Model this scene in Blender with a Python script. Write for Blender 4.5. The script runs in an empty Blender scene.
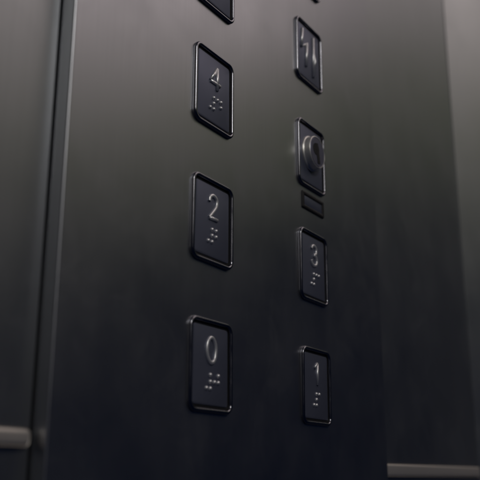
import bpy, bmesh, math
from mathutils import Matrix, Vector

K = 0.045            # metres per modelling unit (one unit = height of one button)
sc = bpy.context.scene
COL = sc.collection

# ------------------------------------------------------------------ camera
cam_d = bpy.data.cameras.new('camera')
cam = bpy.data.objects.new('camera', cam_d)
COL.objects.link(cam)
yaw, pitch, roll = -1.0060, -0.2815, 0.0027
def rot(y, p, r):
    Ry = Matrix(((math.cos(y), 0, math.sin(y)), (0, 1, 0), (-math.sin(y), 0, math.cos(y))))
    Rx = Matrix(((1, 0, 0), (0, math.cos(p), -math.sin(p)), (0, math.sin(p), math.cos(p))))
    Rz = Matrix(((math.cos(r), -math.sin(r), 0), (math.sin(r), math.cos(r), 0), (0, 0, 1)))
    return Rz @ Rx @ Ry
R = rot(yaw, pitch, roll)
def w(v): return Vector((v[0], v[2], -v[1]))      # fitted frame (x right, y down, z away) to world
right, down, fwd = w(R[0]), w(R[1]), w(R[2])
Mx = Matrix((right, -down, -fwd)).transposed().to_4x4()

CAMLOC = Vector((-7.2511, -4.9732, -1.1369))
Mx.translation = CAMLOC * K
cam.matrix_world = Mx
cam_d.sensor_width = 36
cam_d.lens = 36 * 816.87 / 480
cam_d.clip_start = 0.01
cam_d.clip_end = 50
cam_d.dof.use_dof = True
cam_d.dof.focus_distance = 10.0 * K
cam_d.dof.aperture_fstop = 9.5
sc.camera = cam

# ------------------------------------------------------------------ world, lamps and added fill lights
wd = bpy.data.worlds.new('World'); sc.world = wd; wd.use_nodes = True
bg = wd.node_tree.nodes['Background']
bg.inputs[0].default_value = (0.14, 0.32, 1.0, 1); bg.inputs[1].default_value = 0.012
sc.view_settings.view_transform = 'Standard'
sc.view_settings.look = 'None'
sc.view_settings.exposure = 0
def area(name, loc, target, sx, sy, power, col):
    d = bpy.data.lights.new(name, 'AREA'); d.shape = 'RECTANGLE'
    d.size = sx * K; d.size_y = sy * K; d.energy = power; d.color = col
    o = bpy.data.objects.new(name, d); COL.objects.link(o)
    o.location = Vector(loc) * K
    o.rotation_euler = (Vector(target) - Vector(loc)).to_track_quat('-Z', 'Y').to_euler()
    return o
area('ceiling_lamp', (20, -20, 33), (4, 0, 4), 28, 22, 3.5, (1.0, 0.85, 0.83))
area('front_lamp', (-12, -27, 20), (0, 0, 2), 10, 7, 4.2, (1.0, 0.97, 0.93))
area('olive_fill', (26, -28, 21), (0, 0, 3), 36, 8, 0.22, (0.94, 1.0, 0.55))  # added unseen fill, tints the middle of the steel olive
area('warm_fill', (-38, -24, 27), (-2, 0, 3), 24, 16, 0.6, (1.0, 0.88, 0.70))  # added unseen fill, warms the left side face of the panel

# ------------------------------------------------------------------ materials
def metal(name, col, rough, metallic=1.0, mottled=0.04, brush=0.0, spec=0.5, patch=14):
    m = bpy.data.materials.new(name); m.use_nodes = True
    nt = m.node_tree; b = nt.nodes['Principled BSDF']
    b.inputs['Metallic'].default_value = metallic
    b.inputs['Specular IOR Level'].default_value = spec
    tc = nt.nodes.new('ShaderNodeTexCoord')
    n = nt.nodes.new('ShaderNodeTexNoise'); n.inputs['Scale'].default_value = patch; n.inputs['Detail'].default_value = 5
    nt.links.new(tc.outputs['Object'], n.inputs['Vector'])
    mr = nt.nodes.new('ShaderNodeMapRange')
    mr.inputs['From Min'].default_value = 0.3; mr.inputs['From Max'].default_value = 0.7
    mr.inputs['To Min'].default_value = rough - mottled; mr.inputs['To Max'].default_value = rough + mottled
    nt.links.new(n.outputs['Fac'], mr.inputs['Value'])
    nt.links.new(mr.outputs['Result'], b.inputs['Roughness'])
    mix = nt.nodes.new('ShaderNodeMix'); mix.data_type = 'RGBA'
    mix.inputs['A'].default_value = (*col, 1)
    mix.inputs['B'].default_value = (*[c * 0.86 for c in col], 1)
    if brush > 0:
        # greasy smears: patches a little rougher and darker than the clean steel
        sm = nt.nodes.new('ShaderNodeTexNoise'); sm.inputs['Scale'].default_value = 26; sm.inputs['Detail'].default_value = 7
        sm.inputs['Roughness'].default_value = 0.62; sm.inputs['Distortion'].default_value = 1.2
        nt.links.new(tc.outputs['Object'], sm.inputs['Vector'])
        sr = nt.nodes.new('ShaderNodeMapRange'); sr.inputs['From Min'].default_value = 0.52; sr.inputs['From Max'].default_value = 0.72
        sr.inputs['To Min'].default_value = 0.0; sr.inputs['To Max'].default_value = 0.03
        nt.links.new(sm.outputs['Fac'], sr.inputs['Value'])
        ad = nt.nodes.new('ShaderNodeMath'); ad.operation = 'ADD'
        nt.links.new(mr.outputs['Result'], ad.inputs[0]); nt.links.new(sr.outputs['Result'], ad.inputs[1])
        nt.links.new(ad.outputs[0], b.inputs['Roughness'])
        mp = nt.nodes.new('ShaderNodeMapping'); mp.inputs['Scale'].default_value = (1.0, 1.0, 0.012)
        nt.links.new(tc.outputs['Object'], mp.inputs['Vector'])
        n2 = nt.nodes.new('ShaderNodeTexNoise'); n2.inputs['Scale'].default_value = 1500; n2.inputs['Detail'].default_value = 3
        nt.links.new(mp.outputs['Vector'], n2.inputs['Vector'])
        nt.links.new(n2.outputs['Fac'], mix.inputs['Factor'])
        bp = nt.nodes.new('ShaderNodeBump'); bp.inputs['Strength'].default_value = brush; bp.inputs['Distance'].default_value = 0.00005
        nt.links.new(n2.outputs['Fac'], bp.inputs['Height'])
        nt.links.new(bp.outputs['Normal'], b.inputs['Normal'])
    else:
        nt.links.new(n.outputs['Fac'], mix.inputs['Factor'])
    nt.links.new(mix.outputs['Result'], b.inputs['Base Color'])
    return m
M_panel = metal('satin_steel_panel', (0.475, 0.485, 0.51), 0.36, brush=0.10, mottled=0.035, patch=22)
M_wall = metal('satin_steel_wall', (0.48, 0.495, 0.51), 0.395, brush=0.08)
M_return = metal('satin_steel_return', (0.56, 0.58, 0.58), 0.41, brush=0.1)
M_frame = metal('polished_frame_metal', (0.29, 0.29, 0.32), 0.25, mottled=0.09, patch=70)
M_plate = metal('matt_blue_grey_plate', (0.145, 0.160, 0.225), 0.48, metallic=0.6, mottled=0.10)
M_mark = metal('bright_raised_metal', (0.95, 0.95, 0.96), 0.36, metallic=0.7, mottled=0.02)
M_gap = metal('black_gasket', (0.006, 0.006, 0.008), 0.6, metallic=0)
M_lock = metal('lock_chrome', (0.93, 0.91, 0.86), 0.38, metallic=0.75, mottled=0.04)
M_lockface = metal('lock_face_metal', (0.22, 0.22, 0.31), 0.45, metallic=0.8)
M_trim = metal('trim_steel', (0.88, 0.82, 0.76), 0.5, metallic=0.75)

# ------------------------------------------------------------------ mesh helpers (local x right, y away from viewer, z up)
def link(name, bm, m, parent=None, smooth=True, loc=(0, 0, 0)):
    bmesh.ops.recalc_face_normals(bm, faces=bm.faces[:])
    bm.transform(Matrix.Scale(K, 4))
    me = bpy.data.meshes.new(name); bm.to_mesh(me); bm.free()
    me.materials.append(m)
    if smooth:
        for p in me.polygons: p.use_smooth = True
    o = bpy.data.objects.new(name, me); COL.objects.link(o)
    o.location = Vector(loc) * K
    if parent: o.parent = parent
    return o
def tag(o, label=None, cat=None, group=None, kind=None):
    if label: o['label'] = label
    if cat: o['category'] = cat
    if group: o['group'] = group
    if kind: o['kind'] = kind
    return o
def thing(name, loc, label, cat, group=None):
    o = bpy.data.objects.new(name, None); COL.objects.link(o)
    o.empty_display_size = 0.01
    o.location = Vector(loc) * K
    return tag(o, label, cat, group)
def rrect(hw, hh, r, n=10):
    pts = []
    r = max(r, 0.002)
    for cx, cz, a0 in ((hw - r, hh - r, 0), (-hw + r, hh - r, 90), (-hw + r, -hh + r, 180), (hw - r, -hh + r, 270)):
        for i in range(n + 1):
            a = math.radians(a0 + 90 * i / n)
            pts.append((cx + r * math.cos(a), cz + r * math.sin(a)))
    return pts
def loft(bm, loops, cap_first=False, cap_last=False, closed=False):
    vs = [[bm.verts.new(p) for p in l] for l in loops]
    n = len(vs[0])
    seq = list(zip(vs[:-1], vs[1:])) + ([(vs[-1], vs[0])] if closed else [])
    for a, b in seq:
        for i in range(n):
            bm.faces.new((a[i], a[(i + 1) % n], b[(i + 1) % n], b[i]))
    if cap_first: bm.faces.new(vs[0])
    if cap_last: bm.faces.new(vs[-1])
def rr_loops(hw, hh, r, prof):
    """prof: (inset, height) pairs; height is towards the viewer (-y)"""
    return [[(x, -h, z) for x, z in rrect(hw - i, hh - i, r - i)] for i, h in prof]
def arc(cx, cy, r, a0, a1, n=6):
    return [(cx + r * math.cos(math.radians(a0 + (a1 - a0) * k / n)), cy + r * math.sin(math.radians(a0 + (a1 - a0) * k / n))) for k in range(n + 1)]
def box(bm, x0, x1, y0, y1, z0, z1, bevel=0.0, seg=3):
    r = bmesh.ops.create_cube(bm, size=1)
    for v in r['verts']:
        v.co = Vector(((x0 + x1) / 2 + v.co.x * (x1 - x0), (y0 + y1) / 2 + v.co.y * (y1 - y0), (z0 + z1) / 2 + v.co.z * (z1 - z0)))
    if bevel:
        es = list({e for v in r['verts'] for e in v.link_edges})
        bmesh.ops.bevel(bm, geom=es, offset=bevel, segments=seg, profile=0.5, affect='EDGES')
def smooth_curve(pts, n=8):
    """Catmull-Rom through the points"""
    if len(pts) < 3: return pts
    out = []
    P = [pts[0]] + list(pts) + [pts[-1]]
    for i in range(1, len(P) - 2):
        p0, p1, p2, p3 = P[i - 1:i + 3]
        for k in range(n):
            t = k / n
            out.append(tuple(0.5 * ((2 * p1[j]) + (-p0[j] + p2[j]) * t + (2 * p0[j] - 5 * p1[j] + 4 * p2[j] - p3[j]) * t * t + (-p0[j] + 3 * p1[j] - 3 * p2[j] + p3[j]) * t ** 3) for j in (0, 1)))
    out.append(tuple(pts[-1]))
    return out
def stroke(bm, pts, base, r=0.023, h=0.022, closed=False, n=8):
    """raised half-round ridge following pts (x, z) on the plane y = -base"""
    loops = []
    N = len(pts)
    for i, (x, z) in enumerate(pts):
        if closed: a, b = pts[(i - 1) % N], pts[(i + 1) % N]
        else: a, b = pts[max(i - 1, 0)], pts[min(i + 1, N - 1)]
        t = Vector((b[0] - a[0], b[1] - a[1])); t.normalize()
        nx, nz = -t.y, t.x
        loops.append([(x + nx * r * math.cos(math.pi * k / n), -base + 0.004 - (h + 0.004) * math.sin(math.pi * k / n) ** 0.6, z + nz * r * math.cos(math.pi * k / n)) for k in range(n + 1)])
    loft(bm, loops, cap_first=not closed, cap_last=not closed, closed=closed)
def dome(bm, x, z, base, r=0.025, h=0.024, n=14):
    loops = []
    for k in range(6):
        a = math.pi / 2 * k / 6
        loops.append([(x + r * math.cos(a) * math.cos(2 * math.pi * j / n), -base + 0.003 - (h + .003) * math.sin(a), z + r * math.cos(a) * math.sin(2 * math.pi * j / n)) for j in range(n)])
    loft(bm, loops, cap_last=True)

# ------------------------------------------------------------------ the setting: steel walls of the lift car
bm = bmesh.new(); box(bm, -30, -2.352, 0.17, 0.8, -14, 26, 0.012)
tag(link('wall_left', bm, M_wall, smooth=False), kind='structure')
bm = bmesh.new(); box(bm, 4.86, 9.95, 0.17, 0.8, -14, 26, 0.02)
tag(link('wall_right', bm, M_wall, smooth=False), kind='structure')
bm = bmesh.new(); box(bm, -2.7, 5.1, 0.62, 0.9, -14, 26)
tag(link('wall_recess', bm, M_gap, smooth=False), kind='structure')
# return wall beyond the inner corner, turned towards the viewer
bm = bmesh.new(); box(bm, 0, 9, 0, 0.6, -14, 26, 0.004, 1)
o = tag(link('wall_return', bm, M_return, smooth=False), kind='structure')
o.location = Vector((9.96, 0.16, 0)) * K; o.rotation_euler = (0, 0, math.radians(-30))

# ------------------------------------------------------------------ control panel
XL, XR = -2.33, 4.80
CS, RS = 2.4674, 1.6175
panel = thing('control_panel', (1.235, 0.17, -9), 'tall brushed dark steel lift control panel standing proud of the wall, carrying all the buttons', 'control panel')
def sub(o, t):
    o.parent = t; o.location = o.location - t.location
    return o
bm = bmesh.new()
prof = [(0.0, -0.60), (0.0, -0.02)] + [(0.02 - 0.02 * math.cos(math.radians(a)), -0.02 + 0.02 * math.sin(math.radians(a))) for a in range(10, 91, 10)]
hw, hh = (XR - XL) / 2, 12.0
cx, cz = (XL + XR) / 2, 1.5
loops = [[(cx + x, y, cz + z) for x, y, z in l] for l in rr_loops(hw, hh, 0.12, prof)]
loft(bm, loops, cap_last=True)
face = sub(link('faceplate', bm, M_panel), panel)
md = face.modifiers.new('edges', 'EDGE_SPLIT'); md.split_angle = math.radians(40); md.use_edge_angle = True
# small engraved window under the key switch
wx, wz = 2.50, 2.535
bm = bmesh.new()
loft(bm, [[(wx + x, y, wz + z) for x, y, z in l] for l in rr_loops(0.325, 0.125, 0.02, [(0, -.02), (0, 0.012), (0.006, 0.018), (0.05, 0.018), (0.056, 0.012), (0.056, -.02)])], closed=True)
win = sub(link('indicator_window', bm, M_gap), panel)
bm = bmesh.new(); box(bm, wx - 0.268, wx + 0.268, -0.008, 0.01, wz - 0.068, wz + 0.068, 0.003)
pane = link('pane', bm, M_plate); pane.parent = win

# ------------------------------------------------------------------ buttons
FR, FH, RAD = 0.4075, 0.5, 0.115
PH = 0.014          # height of the push plate above the panel
def frame_bm(bm):
    pr = [(0, -0.02), (0, 0.016)] + [(0.024 - 0.024 * math.cos(math.radians(a)), 0.016 + 0.024 * math.sin(math.radians(a))) for a in range(20, 161, 20)]
    pr += [(0.048, 0.016), (0.048, -0.02)]
    loft(bm, rr_loops(FR, FH, RAD, pr), closed=True)
def plate_bm(bm):
    pr = [(0, -0.015), (0, PH - 0.010), (0.004, PH - 0.003), (0.012, PH)]
    loft(bm, rr_loops(FR - 0.078, FH - 0.078, 0.035, pr), cap_last=True)
def gasket_bm(bm):
    loft(bm, rr_loops(FR - 0.03, FH - 0.03, RAD - 0.03, [(0, -0.004), (0, 0.004)]), cap_last=True)
GROUP = 'square lift buttons on the control panel'
def base_parts(t, key=False):
    bm = bmesh.new(); frame_bm(bm); link('frame', bm, M_frame, t)
    bm = bmesh.new(); gasket_bm(bm); link('gasket', bm, M_gap, t, smooth=False)
    bm = bmesh.new(); plate_bm(bm)
    o = link('lock_plate' if key else 'push_plate', bm, M_plate, t)
    md = o.modifiers.new('edges', 'EDGE_SPLIT'); md.split_angle = math.radians(35)
    return o
proto = {}
def copy_parts(src, t):
    for ch in src.children:
        c = ch.copy(); COL.objects.link(c); c.parent = t
def button(col, row, label, cat='button', name='lift_button'):
    t = thing(name, (col * CS, 0, row * RS - (0.065 if (col, row) in ((0, 3), (1, 4)) else 0)), label, cat, GROUP)
    if 'b' not in proto: base_parts(t); proto['b'] = t
    else:
        for ch in list(proto['b'].children):
            if ch.name.split('.')[0] in ('frame', 'gasket', 'push_plate'):
                c = ch.copy(); COL.objects.link(c); c.parent = t
    import random
    rg = random.Random(col * 17 + row * 5 + 3)
    t.rotation_euler = (math.radians(rg.uniform(-.4, .4)), math.radians(rg.uniform(-.5, .5)), math.radians(rg.uniform(-.4, .4)))
    return t
GL = {
 '0': ([smooth_curve([(0.085 * math.cos(math.radians(a)), 0.165 + 0.135 * math.sin(math.radians(a))) for a in range(0, 360, 15)], 1)[:-1]], True),
 '2': ([smooth_curve([(-0.072, 0.225), (-0.062, 0.275), (-0.005, 0.305), (0.055, 0.282), (0.072, 0.23), (0.05, 0.17), (-0.01, 0.10), (-0.075, 0.03)]), [(-0.078, 0.03), (0.085, 0.03)]], False),
 '4': ([[(0.055, 0.02), (0.055, 0.305)], [(0.05, 0.305), (-0.085, 0.105)], [(-0.088, 0.10), (0.115, 0.10)]], False),
 '3': ([smooth_curve([(-0.065, 0.255), (-0.04, 0.292), (0.01, 0.305), (0.06, 0.282), (0.072, 0.235), (0.05, 0.19), (0.0, 0.172)]),
        smooth_curve([(0.0, 0.172), (0.06, 0.150), (0.085, 0.095), (0.06, 0.045), (0.0, 0.022), (-0.055, 0.042), (-0.08, 0.09)])], False),
 '1': ([[(-0.055, 0.235), (0.02, 0.300)], [(0.022, 0.300), (0.022, 0.02)]], False),
}
def digit(t, ch):
    bm = bmesh.new()
    strokes, closed = GL[ch]
    for s in strokes: stroke(bm, s, PH, closed=closed)
    return link('digit', bm, M_mark, t)
BR = {'0': (2, 4, 5), '1': (1,), '2': (1, 2), '3': (1, 4), '4': (1, 4, 5), '6': (1, 2, 4)}
def braille(t, ch):
    bm = bmesh.new()
    p = 0.072; x0, z0 = -0.088, -0.100
    pos = {1: (0, 0), 2: (0, 1), 3: (0, 2), 4: (1, 0), 5: (1, 1), 6: (1, 2)}
    for cell, dots in ((0, (3, 4, 5, 6)), (1, BR[ch])):
        for d in dots:
            c, r = pos[d]
            dome(bm, x0 + c * p + cell * 2.1 * p, z0 - r * p, PH)
    return link('braille', bm, M_mark, t)
t = button(0, 2, 'square framed lift button with raised 4 and braille, in the left column above the 2'); digit(t, '4'); braille(t, '4')
t = button(0, 1, 'square framed lift button with raised 2 and braille, in the middle of the left column'); digit(t, '2'); braille(t, '2')
t = button(0, 0, 'square framed lift button with raised 0 and braille, at the bottom of the left column'); digit(t, '0'); braille(t, '0')
t = button(1, 1, 'dark framed lift button with raised 3 and braille, just below the key switch'); digit(t, '3'); braille(t, '3')
t = button(1, 0, 'dark framed lift button with raised 1 and braille, at the bottom of the right column'); digit(t, '1'); braille(t, '1')
t = button(0, 3, 'square lift button above the 4, only its lower corner inside the top of the picture'); braille(t, '6')
t = button(1, 4, 'lift button at the top of the right column, only its lowest tip in view')
t = button(1, 3, 'square framed lift button with raised slanted strokes, directly above the key switch')
bm = bmesh.new()
stroke(bm, [(-0.215, 0.34), (-0.25, 0.03)], PH, r=0.026, h=0.03)
stroke(bm, [(-0.25, 0.03), (-0.085, 0.15)], PH, r=0.018, h=0.022)
stroke(bm, [(-0.08, 0.16), (-0.11, -0.23)], PH, r=0.026, h=0.03)
stroke(bm, [(0.125, 0.34), (0.12, -0.31)], PH, r=0.024, h=0.03)
stroke(bm, [(0.125, 0.11), (0.19, -0.02), (0.125, -0.16)], PH, r=0.018, h=0.024)
link('symbol', bm, M_mark, t)

# ------------------------------------------------------------------ key switch
t = thing('key_switch', (CS, 0, 2 * RS), 'round chrome key lock on a square framed plate, above the button marked 3', 'key switch')
base_parts(t, key=True)
LX, LZ, LR = -0.035, 0.04, 0.94
def disc(bm, prof, n=56):
    loops = [[(LX + LR * r * math.cos(2 * math.pi * j / n), -h, LZ + LR * r * math.sin(2 * math.pi * j / n)) for j in range(n)] for r, h in prof]
    loft(bm, loops, cap_last=True)
bm = bmesh.new()
disc(bm, [(0.275, 0.0), (0.275, 0.030), (0.268, 0.040), (0.258, 0.044), (0.252, 0.050), (0.252, 0.122), (0.249, 0.130), (0.244, 0.134), (0.238, 0.134), (0.234, 0.128), (0.232, 0.116)])
o = link('lock_collar', bm, M_lock, t); md = o.modifiers.new('e', 'EDGE_SPLIT'); md.split_angle = math.radians(50)
bm = bmesh.new()
disc(bm, [(0.228, 0.10), (0.228, 0.126), (0.220, 0.134), (0.05, 0.136)])
o = link('lock_barrel', bm, M_lockface, t); md = o.modifiers.new('e', 'EDGE_SPLIT'); md.split_angle = math.radians(40)
bm = bmesh.new()
disc(bm, [(0.095, 0.125), (0.095, 0.139)], 24)
box(bm, -0.038, 0.038, -0.140, -0.12, -0.17, 0.13)
bm.transform(Matrix.Translation((LX, 0, LZ)) @ Matrix.Rotation(math.radians(-12), 4, 'Y'))
k = link('keyhole', bm, M_gap, o, smooth=False)

# ------------------------------------------------------------------ trim rails along the walls
def rail(x0, x1, z0, z1, label):
    t = None
    bm = bmesh.new()
    box(bm, x0, x1, 0.105, 0.165, z0, z1, 0.045, 5)
    o = link('trim_strip', bm, M_trim, smooth=True)
    return tag(o, label, 'trim strip', 'trim strips on the lift walls')
rail(-29, -2.395, -0.915, -0.765, 'bright horizontal steel trim strip on the wall to the left of the control panel')
rail(4.78, 9.9, -1.14, -0.94, 'dim horizontal steel trim strip on the wall to the right of the control panel')
